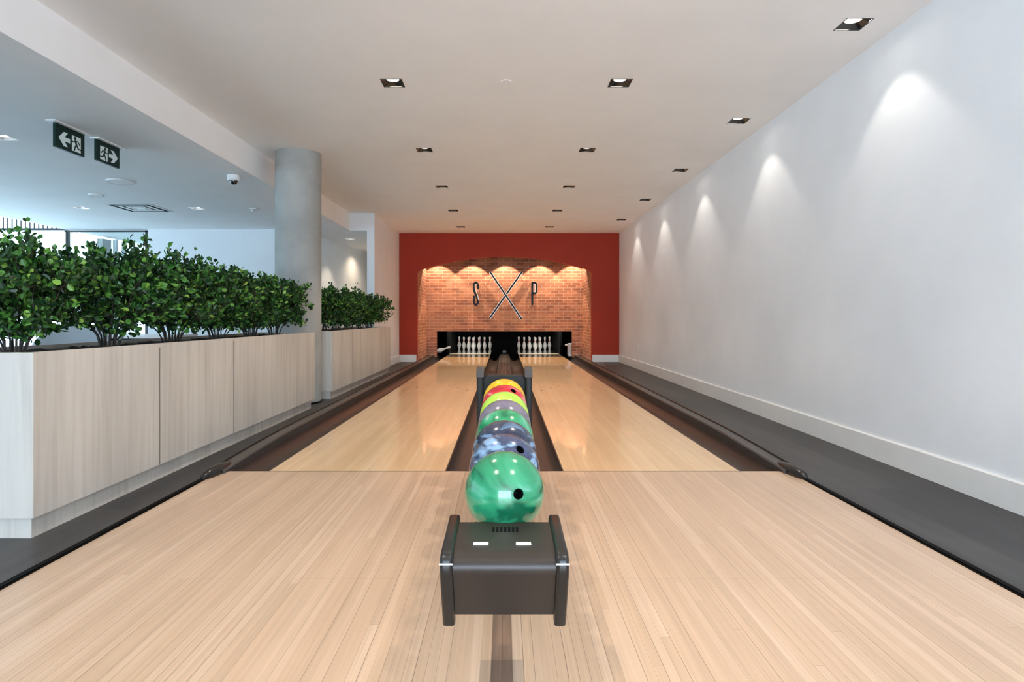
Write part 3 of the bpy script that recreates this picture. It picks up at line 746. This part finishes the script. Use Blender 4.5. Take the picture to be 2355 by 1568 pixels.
sp_ = [(1099.5, 663), (1099.5, 656), (1097.5, 651.5), (1094.5, 650), (1091.5, 651.5), (1090, 656), (1090, 667), (1093, 675), (1097, 683), (1099.5, 691), (1099.5, 697), (1096, 700.5), (1093, 700.5), (1090, 697), (1090, 682)]
sf_ = [(1096.5, 656), (1094.5, 653.5), (1092.5, 656), (1093, 663), (1096, 672), (1099, 681), (1101, 690)]
channel('narrow black letter S on the brick wall, left of the X', sp_, sf_, (px(1095, 703)[0], YB, px(1095, 703)[1]))
pp_ = [(1224, 700), (1224, 650.5), (1230, 650.5), (1233, 653), (1233.5, 658), (1233.5, 671), (1231, 674), (1225, 674.5)]
pf_ = [(1227.5, 671.5), (1227.5, 655), (1229, 653.5), (1231, 655), (1231, 671), (1228, 671.5)]
channel('narrow black letter P on the brick wall, right of the X', pp_, pf_, (px(1229, 702)[0], YB, px(1229, 702)[1]))

# ------------------------------------------------------------------ concrete column
bm = nb(); lathe(bm, [(0, 0.012), (0.236, 0.012), (0.243, 0.02), (0.243, ZC), (0, ZC)], 64, Matrix.Translation((-2.255, 6.9, 0)))
col = thing('concrete_column', (-2.255, 6.9, 0), 'round bare concrete column standing between the two planters', 'column')
mesh_obj('shaft', bm, M['concrete'], col, smooth=True)
bm = nb(); lathe(bm, [(0, 0), (0.247, 0), (0.247, 0.014), (0, 0.014)], 64, Matrix.Translation((-2.255, 6.9, 0))); mesh_obj('base_ring', bm, M['matte_black'], col)

# ------------------------------------------------------------------ planters
def planter(y0, y1, seams, label, soil_label):
    xf, xb = -1.95, -2.50; zb, zt, zr = 0.092, 0.757, 0.778; th = 0.022
    t = thing('planter_box', ((xf+xb)/2, (y0+y1)/2, 0), label, 'planter')
    ys = [y0]+seams+[y1]
    for a, b_ in zip(ys, ys[1:]):
        bm = nb(); box(bm, xf-th, xf, a+(0.0045 if a != y0 else 0), b_-(0.0045 if b_ != y1 else 0), zb, zt); mesh_obj('front_panel', bm, M['wood'], t)
        bm = nb(); box(bm, xb, xb+th, a+0.0015, b_-0.0015, zb, zt); mesh_obj('back_panel', bm, M['wood'], t)
    for a in seams:
        bm = nb(); box(bm, xf-0.012, xf-0.0012, a-0.0045, a+0.0045, zb, zt); mesh_obj('shadow_gap', bm, M['seam'], t)
    for a in (y0, y1-th):
        bm = nb(); box(bm, xb+th, xf-th, a, a+th, zb, zt); mesh_obj('end_panel', bm, M['wood'], t)
    bm = nb()
    box(bm, xf-0.034, xf, y0, y1, zt, zr); box(bm, xb, xb+0.034, y0, y1, zt, zr); box(bm, xb+0.034, xf-0.034, y0, y0+0.034, zt, zr); box(bm, xb+0.034, xf-0.034, y1-0.034, y1, zt, zr)
    mesh_obj('rim', bm, M['wood'], t)
    bm = nb(); box(bm, xb+0.03, xf-0.03, y0+0.03, y1-0.03, 0.0, zb); mesh_obj('plinth', bm, M['wood'], t)
    bm = nb(); box(bm, xb+th, xf-th, y0+th, y1-th, zb, 0.70); mesh_obj('liner', bm, M['matte_black'], t)
    # mulch
    bm = nb(); nx, ny = 14, int((y1-y0)/0.035); V = []
    for j in range(ny+1):
        V.append([bm.verts.new((xb+0.036+(xf-xb-0.072)*i/nx, y0+0.036+(y1-y0-0.072)*j/ny, 0.745+random.uniform(-0.012, 0.020))) for i in range(nx+1)])
    for j in range(ny):
        for i in range(nx): bm.faces.new((V[j][i], V[j][i+1], V[j+1][i+1], V[j+1][i]))
    bx = [bm.verts.new(p) for p in ((xb+0.036, y0+0.036, 0.70), (xf-0.036, y0+0.036, 0.70), (xf-0.036, y1-0.036, 0.70), (xb+0.036, y1-0.036, 0.70))]; bm.faces.new(bx)
    o = solo('mulch', bm, M['mulch'], ((xf+xb)/2, (y0+y1)/2, 0.70), soil_label, 'mulch'); o['kind'] = 'stuff'
planter(2.61, 6.485, [3.57, 4.54, 5.51], 'long pale oak planter box in the foreground on the left', 'dark mulch filling the long foreground planter')
planter(7.16, 10.78, [8.09, 9.02, 9.95], 'second pale oak planter box, behind the concrete column', 'dark mulch filling the planter behind the column')

# ------------------------------------------------------------------ shrubs
def shrub_meshes(seed, nt=270):
    rnd = random.Random(seed)
    bs, bl = nb(), nb()
    mains = []
    for k in range(13):
        a = 2*PI*k/13+rnd.uniform(-0.25, 0.25); sp = rnd.uniform(0.07, 0.19)
        p0 = Vector((0.035*math.cos(a), 0.035*math.sin(a), -0.004)); p1 = Vector((sp*0.45*math.cos(a), sp*0.45*math.sin(a), 0.08))
        p2 = Vector((sp*math.cos(a), sp*math.sin(a), 0.19)); p3 = Vector((sp*1.4*math.cos(a), sp*1.4*math.sin(a), 0.34))
        tube(bs, [p0, p1, p2, p3], [0.0050, 0.0043, 0.0034, 0.0022], 6); mains.append((p1, p2, p3))
    def leaf(p, d, L):
        d = d.normalized(); u, v = frame_of(d); a = rnd.uniform(0, 2*PI); s = u*math.cos(a)+v*math.sin(a); nrm = d.cross(s)
        W = L*rnd.uniform(0.62, 0.80); f = W*0.13
        P = lambda x, y, z: bl.verts.new(p+d*x+s*y+nrm*z)
        b0 = P(0, 0, 0); c = P(L*0.55, 0, -f*0.5); tp = P(L, 0, -L*0.06)
        bl.faces.new((b0, P(L*0.30, -W*0.36, f), P(L*0.66, -W*0.5, f), P(L*0.90, -W*0.28, f*0.4), tp, c))
        bl.faces.new((b0, c, tp, P(L*0.90, W*0.28, f*0.4), P(L*0.66, W*0.5, f), P(L*0.30, W*0.36, f)))
    for i in range(nt):
        th = rnd.uniform(0, 2*PI); cz = rnd.uniform(-1, 1); rr = rnd.random()**0.42
        s = math.sqrt(1-cz*cz)
        bump = 1+0.16*math.sin(3*th+seed)+0.10*math.sin(5*cz*2+seed*2+th*2)
        tip = Vector((0.33*bump*rr*s*math.cos(th), 0.39*bump*rr*s*math.sin(th), 0.335+0.265*rr*cz*(1+0.1*math.sin(4*th+seed))))
        if rnd.random() < 0.08: tip.z += rnd.uniform(0.04, 0.14)
        if tip.z < 0.10: tip.z = 0.10+rnd.uniform(0, 0.05)
        m = min(mains, key=lambda m: (m[2]-tip).length); st = m[2] if tip.z > 0.3 else m[1]
        mid = (st+tip)/2+Vector((0, 0, -0.02))
        tube(bs, [st, mid, tip], [0.0026, 0.002, 0.001], 4, caps=False)
        dr = (tip-mid).normalized()
        for k in range(20):
            tt = rnd.random()**0.6
            p = mid.lerp(tip, tt)+Vector((rnd.gauss(0, 1), rnd.gauss(0, 1), rnd.gauss(0, 1)))*0.014
            d = dr*0.6+Vector((rnd.gauss(0, 1), rnd.gauss(0, 1), rnd.gauss(0.35, 1)))*0.8
            leaf(p, d, rnd.uniform(0.022, 0.042))
    ms = bpy.data.meshes.new('stems'); bs.to_mesh(ms); bs.free(); ms.materials.append(M['stem'])
    ml = bpy.data.meshes.new('foliage'); bl.to_mesh(ml); bl.free(); ml.materials.append(M['leaf'])
    return ms, ml
kinds = [shrub_meshes(s) for s in (11, 23, 37)]
shr = [(2.86, 0, 0.3, 0.97, 'leafy shrub at the near end of the long planter, bare stems showing'),
       (3.55, 1, 1.9, 1.04, 'second shrub from the near end of the long planter'),
       (4.22, 2, 3.3, 1.06, 'third shrub from the near end of the long planter'),
       (4.88, 0, 2.6, 1.04, 'third shrub from the column in the long planter'),
       (5.52, 1, 4.4, 1.02, 'second shrub from the column in the long planter'),
       (6.10, 2, 0.9, 1.00, 'shrub at the far end of the long planter, touching the column'),
       (7.68, 1, 3.0, 1.00, 'shrub of the second planter standing right behind the column'),
       (8.34, 2, 5.1, 1.00, 'second shrub behind the column in the second planter'),
       (8.96, 0, 4.0, 1.0, 'middle shrub of the second planter'),
       (9.66, 1, 0.4, 1.0, 'next to last shrub of the second planter'),
       (10.34, 2, 2.0, 1.0, 'last shrub of the second planter, leaning over its end near the red wall')]
for y, k, rz, s, lab in shr:
    g = 'shrubs in the long planter' if y < 7 else 'shrubs in the second planter'
    t = thing('leafy_shrub', (-2.225, y, 0.745), lab, 'shrub', g); t.rotation_euler = (0, 0, rz); t.scale = (s, s, s*0.97)
    for nm, me in (('stems', kinds[k][0]), ('foliage', kinds[k][1])):
        o = bpy.data.objects.new(nm, me); C.objects.link(o); o.parent = t

# ------------------------------------------------------------------ ceiling fixtures
def downlight(x, y, z, label, group, tm, lens, depth=0.026):
    t = thing('recessed_downlight', (x, y, z), label, 'ceiling light', group)
    bm = nb(); h = hs-0.003; i = 0.048
    # outer thin frame
    for a in ((x-hs, x-h+0.004, y-hs, y+hs), (x+h-0.004, x+hs, y-hs, y+hs), (x-h, x+h, y-hs, y-h+0.004), (x-h, x+h, y+h-0.004, y+hs)): box(bm, a[0], a[1], a[2], a[3], z-0.002, z+0.02)
    mesh_obj('frame', bm, tm, t)
    bm = nb(); n = 32
    sq = []
    for k in range(n):
        a = 2*PI*k/n+PI/4; c, s = math.cos(a), math.sin(a); f = h/max(abs(c), abs(s)); sq.append(bm.verts.new((x+c*f, y+s*f, z)))
    ci = [bm.verts.new((x+i*math.cos(2*PI*k/n+PI/4), y+i*math.sin(2*PI*k/n+PI/4), z+depth)) for k in range(n)]
    cu = [bm.verts.new((x+i*math.cos(2*PI*k/n+PI/4), y+i*math.sin(2*PI*k/n+PI/4), z+depth+0.01)) for k in range(n)]
    for k in range(n):
        bm.faces.new((sq[k], sq[(k+1) % n], ci[(k+1) % n], ci[k])); bm.faces.new((ci[k], ci[(k+1) % n], cu[(k+1) % n], cu[k]))
    mesh_obj('reflector', bm, tm, t, smooth=True)
    bm = nb(); disc(bm, x, y, z+depth+0.004, z+depth+0.010, i, 24); mesh_obj('lamp_lens', bm, lens, t)
    return t
words = ['nearest', 'second', 'third', 'fourth', 'farthest']
d0 = None
for lst, row in ((DL_RIGHT, 'the row along the right wall'), (DL_MIDR, 'the row over the right lane'), (DL_MID, 'the row over the left lane')):
    for i, (x, y) in enumerate(lst):
        lab = 'black square recessed ceiling light, %s in %s' % (words[i] if i in (0, 4) else words[i]+' nearest', row)
        if d0 is None: d0 = downlight(x, y, ZC, lab, 'black square downlights', M['trim_black'], M['lens'])
        else: dup(d0, (x, y, ZC), lab)
for (x, y), lab in zip([(2.14, -1.9), (2.14, 0.04), (2.14, 1.96), (-0.856, 2.92), (0.886, 2.92), (-0.856, 1.0), (0.886, 1.0), (-0.856, -0.9), (0.886, -0.9)],
    ['third right wall light before', 'second right wall light before', 'first right wall light before', 'first left lane light before', 'first right lane light before',
     'second left lane light before', 'second right lane light before', 'third left lane light before', 'third right lane light before']):
    dup(d0, (x, y, ZC), 'black square recessed ceiling light, %s the visible ones' % lab)
dl = None
for (x, y), lab in zip(DL_LEFT, ('white square ceiling light in the lounge, left of the air vent', 'white square ceiling light in the lounge, right of the air vent',
                                 'white square ceiling light at the left edge, near the exit signs', 'white square ceiling light in the corridor right of the column')):
    if dl is None: dl = downlight(x, y, ZL, lab, 'white square downlights in the lounge', M['trim_white'], M['lens_left'], 0.018)
    else: dup(dl, (x, y, ZL), lab)
for (x, y), lab in zip(((0.013, 4.8), (0.0, 8.69), (0.01, 10.58)), ('near flush white disc on the lane ceiling between the two light rows', 'middle flush white disc on the lane ceiling', 'far flush white disc on the lane ceiling')):
    bm = nb(); disc(bm, x, y, ZC-0.006, ZC, 0.042, 28); solo('sprinkler_cover', bm, M['ceiling'], (x, y, ZC-0.006), lab, 'sprinkler cover', 'flush sprinkler covers', bevel=0.002)
for (x, y, r), lab in zip(((-4.22, 6.93, 0.14), (-4.98, 7.69, 0.085), (-2.86, 13.4, 0.10)), ('round flush white ceiling speaker between the exit signs and the air vent', 'smaller round white ceiling disc above the air vent', 'round ceiling disc in the corridor right of the column')):
    t = thing('ceiling_speaker', (x, y, ZL-0.008), lab, 'ceiling speaker')
    bm = nb(); lathe(bm, [(0, -0.004), (r*0.9, -0.005), (r*0.93, 0), (r*0.93, 0.008)], 40, Matrix.Translation((x, y, ZL-0.008))); mesh_obj('grille', bm, M['ceiling'], t)
    bm = nb(); lathe(bm, [(r*0.93, -0.007), (r, -0.004), (r, 0.008), (r*0.93, 0.008)], 40, Matrix.Translation((x, y, ZL-0.008))); mesh_obj('rim', bm, M['plastic_white'], t)
# air diffuser
cx, cy = -4.98, 8.62
t = thing('air_diffuser', (cx, cy, ZL), 'square white ceiling air vent with dark slots in the lounge', 'air vent')
bm = nb(); box(bm, cx-0.30, cx+0.30, cy-0.30, cy+0.30, ZL-0.003, ZL-0.0005); mesh_obj('dark_plenum', bm, M['matte_black'], t)
def ring(bm, h0, h1, z0, z1):
    for (a, b_, c, d) in ((-h1, h1, -h1, -h0), (-h1, h1, h0, h1), (-h1, -h0, -h0, h0), (h0, h1, -h0, h0)): box(bm, cx+a, cx+b_, cy+c, cy+d, z0, z1)
bm = nb(); ring(bm, 0.275, 0.31, ZL-0.005, ZL-0.003); mesh_obj('frame', bm, M['plastic_white'], t)
for h0, h1, dz in ((0.165, 0.215, 0.001), (0.09, 0.125, 0.002)):
    bm = nb(); ring(bm, h0, h1, ZL-dz-0.004, ZL-0.003); mesh_obj('louvre_ring', bm, M['plastic_white'], t)
bm = nb(); box(bm, cx-0.07, cx+0.07, cy-0.07, cy+0.07, ZL-0.006, ZL-0.003); mesh_obj('centre_plate', bm, M['plastic_white'], t)
# dome camera
cx, cy = -2.86, 6.66
t = thing('security_camera', (cx, cy, ZL), 'white dome security camera on the lounge ceiling near the column', 'security camera')
T = Matrix.Translation((cx, cy, ZL))
bm = nb(); lathe(bm, [(0, 0), (0.066, 0), (0.066, -0.045), (0.058, -0.055), (0, -0.055)], 32, T); mesh_obj('housing', bm, M['plastic_white'], t, smooth=True)
bm = nb(); lathe(bm, [(0.042, -0.05)]+[(0.042*math.cos(a*PI/16), -0.055-0.040*math.sin(a*PI/16)) for a in range(0, 8)]+[(0, -0.095)], 28, T); mesh_obj('dome', bm, M['dome'], t, smooth=True)
cx, cy = -3.44, 8.65
t = thing('ceiling_sensor', (cx, cy, ZL), 'small white motion sensor on the lounge ceiling beside the column', 'sensor')
T = Matrix.Translation((cx, cy, ZL))
bm = nb(); lathe(bm, [(0, 0), (0.05, 0), (0.05, -0.012), (0.02, -0.022), (0, -0.022)], 28, T); mesh_obj('base', bm, M['plastic_white'], t, smooth=True)
bm = nb(); lathe(bm, [(0.022, -0.02), (0.022, -0.032), (0.012, -0.044), (0, -0.046)], 20, T @ Matrix.Translation((-0.01, 0, 0))); mesh_obj('eye', bm, M['plastic_white'], t, smooth=True)

# exit signs
def exit_sign(x, y0, wd, h, mirror, label):
    zt = ZL-0.010; t = thing('exit_sign', (x, y0+wd/2, zt-h), label, 'exit sign', 'hanging exit signs')
    bm = nb(); box(bm, x-0.022, x, y0, y0+wd, zt-h, zt); mesh_obj('sign_face', bm, M['sign'], t)
    bm = nb(); box(bm, x-0.045, x+0.03, y0-0.05 if not mirror else y0-0.02, y0+wd+0.03, zt, ZL); mesh_obj('canopy', bm, M['plastic_white'], t)
    def P(u, v):
        if mirror: u = 1-u
        return (y0+u*wd, zt-v*h)
    bm = nb(); prism(bm, [P(*p) for p in ((0.09, 0.55), (0.27, 0.25), (0.40, 0.25), (0.29, 0.46), (0.48, 0.46), (0.48, 0.64), (0.29, 0.64), (0.40, 0.85), (0.27, 0.85))], 'x', x, x+0.0015); mesh_obj('arrow', bm, M['sign_white'], t)
    bm = nb(); prism(bm, [P(*p) for p in ((0.545, 0.24), (0.86, 0.24), (0.86, 0.90), (0.545, 0.90))], 'x', x, x+0.0012); mesh_obj('doorway', bm, M['sign_white'], t)
    bm = nb()
    def seg(a, b_, r):
        a = Vector(P(*a)); b_ = Vector(P(*b_)); d = (b_-a).normalized(); nn = Vector((-d.y, d.x))*r
        prism(bm, [tuple(a+nn), tuple(b_+nn), tuple(b_-nn), tuple(a-nn)], 'x', x+0.0012, x+0.0028)
    hc = P(0.655, 0.335); prism(bm, [(hc[0]+0.0115*math.cos(k*PI/8), hc[1]+0.0125*math.sin(k*PI/8)) for k in range(16)], 'x', x+0.0012, x+0.0028)
    for a, b_, r in (((0.66, 0.42), (0.705, 0.62), 0.0095), ((0.66, 0.44), (0.60, 0.52), 0.0045), ((0.60, 0.52), (0.54, 0.50), 0.0045),
                     ((0.67, 0.43), (0.76, 0.45), 0.0045), ((0.76, 0.45), (0.83, 0.58), 0.0045), ((0.70, 0.60), (0.65, 0.72), 0.0065), ((0.65, 0.72), (0.625, 0.88), 0.0055),
                     ((0.71, 0.60), (0.755, 0.74), 0.0065), ((0.755, 0.74), (0.86, 0.76), 0.005)): seg(a, b_, r)
    mesh_obj('running_figure', bm, M['sign'], t)
exit_sign(-3.43, 4.82, 0.33, 0.183, False, 'dark green exit sign with arrow pointing left and a running figure')
exit_sign(-3.40, 5.26, 0.31, 0.174, True, 'dark green exit sign with arrow pointing right and a running figure')

# wall outlet
t = thing('wall_outlet', (RW-0.004, 11.5, 0.38), 'small white outlet plate low on the far right wall', 'outlet')
bm = nb(); box(bm, RW-0.006, RW, 11.465, 11.535, 0.325, 0.44); mesh_obj('plate', bm, M['plastic_white'], t, bevel=0.002)
for z in (0.355, 0.41):
    bm = nb(); box(bm, RW-0.0075, RW-0.006, 11.48, 11.52, z-0.014, z+0.014); mesh_obj('socket', bm, M['greyframe'], t)

# ------------------------------------------------------------------ lounge furniture glimpsed through the shrubs
def chair(x, y, rz, mat, label):
    t = thing('lounge_chair', (x, y, 0), label, 'chair')
    bm = nb(); n = 18; rows = []
    for j in range(9):
        v = j/8
        row = []
        for i in range(n+1):
            u = -1+2*i/n; a = u*1.25
            rad = 0.27+0.05*v; top = 0.42+0.44*v*(1-0.45*abs(u)**2.2)
            row.append(bm.verts.new((x+rad*math.sin(a)*1.05, y+rad*math.cos(a)-0.05+0.04*v, top)))
        rows.append(row)
    for a, b_ in zip(rows, rows[1:]):
        for i in range(n): bm.faces.new((a[i], a[i+1], b_[i+1], b_[i]))
    o = mesh_obj('backrest', bm, mat, t, smooth=True); s = o.modifiers.new('shell', 'SOLIDIFY'); s.thickness = 0.03; s.offset = 0
    bm = nb(); disc(bm, x, y-0.03, 0.38, 0.46, 0.27, 32); mesh_obj('seat', bm, mat, t, bevel=0.025)
    for sx in (-1, 1):
        for sy in (-1, 1):
            bm = nb(); tube(bm, [(x+sx*0.14, y+sy*0.14, 0.385), (x+sx*0.24, y+sy*0.22, 0.0)], [0.014, 0.009], 8); mesh_obj('leg', bm, M['frame'], t)
    t.rotation_euler = (0, 0, rz); return t
chair(-4.15, 6.05, 0.5, M['chair_blue'], 'blue grey shell chair glimpsed behind the long planter')
chair(-4.55, 5.6, 2.2, M['chair_pale'], 'pale shell chair glimpsed at the left behind the long planter')
t = thing('lounge_table', (-3.95, 6.75, 0), 'white topped table glimpsed behind the second shrub', 'table')
bm = nb(); box(bm, -4.45, -3.45, 6.4, 7.1, 0.715, 0.745); mesh_obj('tabletop', bm, M['table_white'], t, bevel=0.004)
bm = nb(); box(bm, -4.43, -3.47, 6.42, 7.08, 0.65, 0.715); mesh_obj('apron', bm, M['frame'], t)
for sx in (-4.38, -3.52):
    for sy in (6.47, 7.03):
        bm = nb(); box(bm, sx-0.02, sx+0.02, sy-0.02, sy+0.02, 0, 0.65); mesh_obj('leg', bm, M['frame'], t)
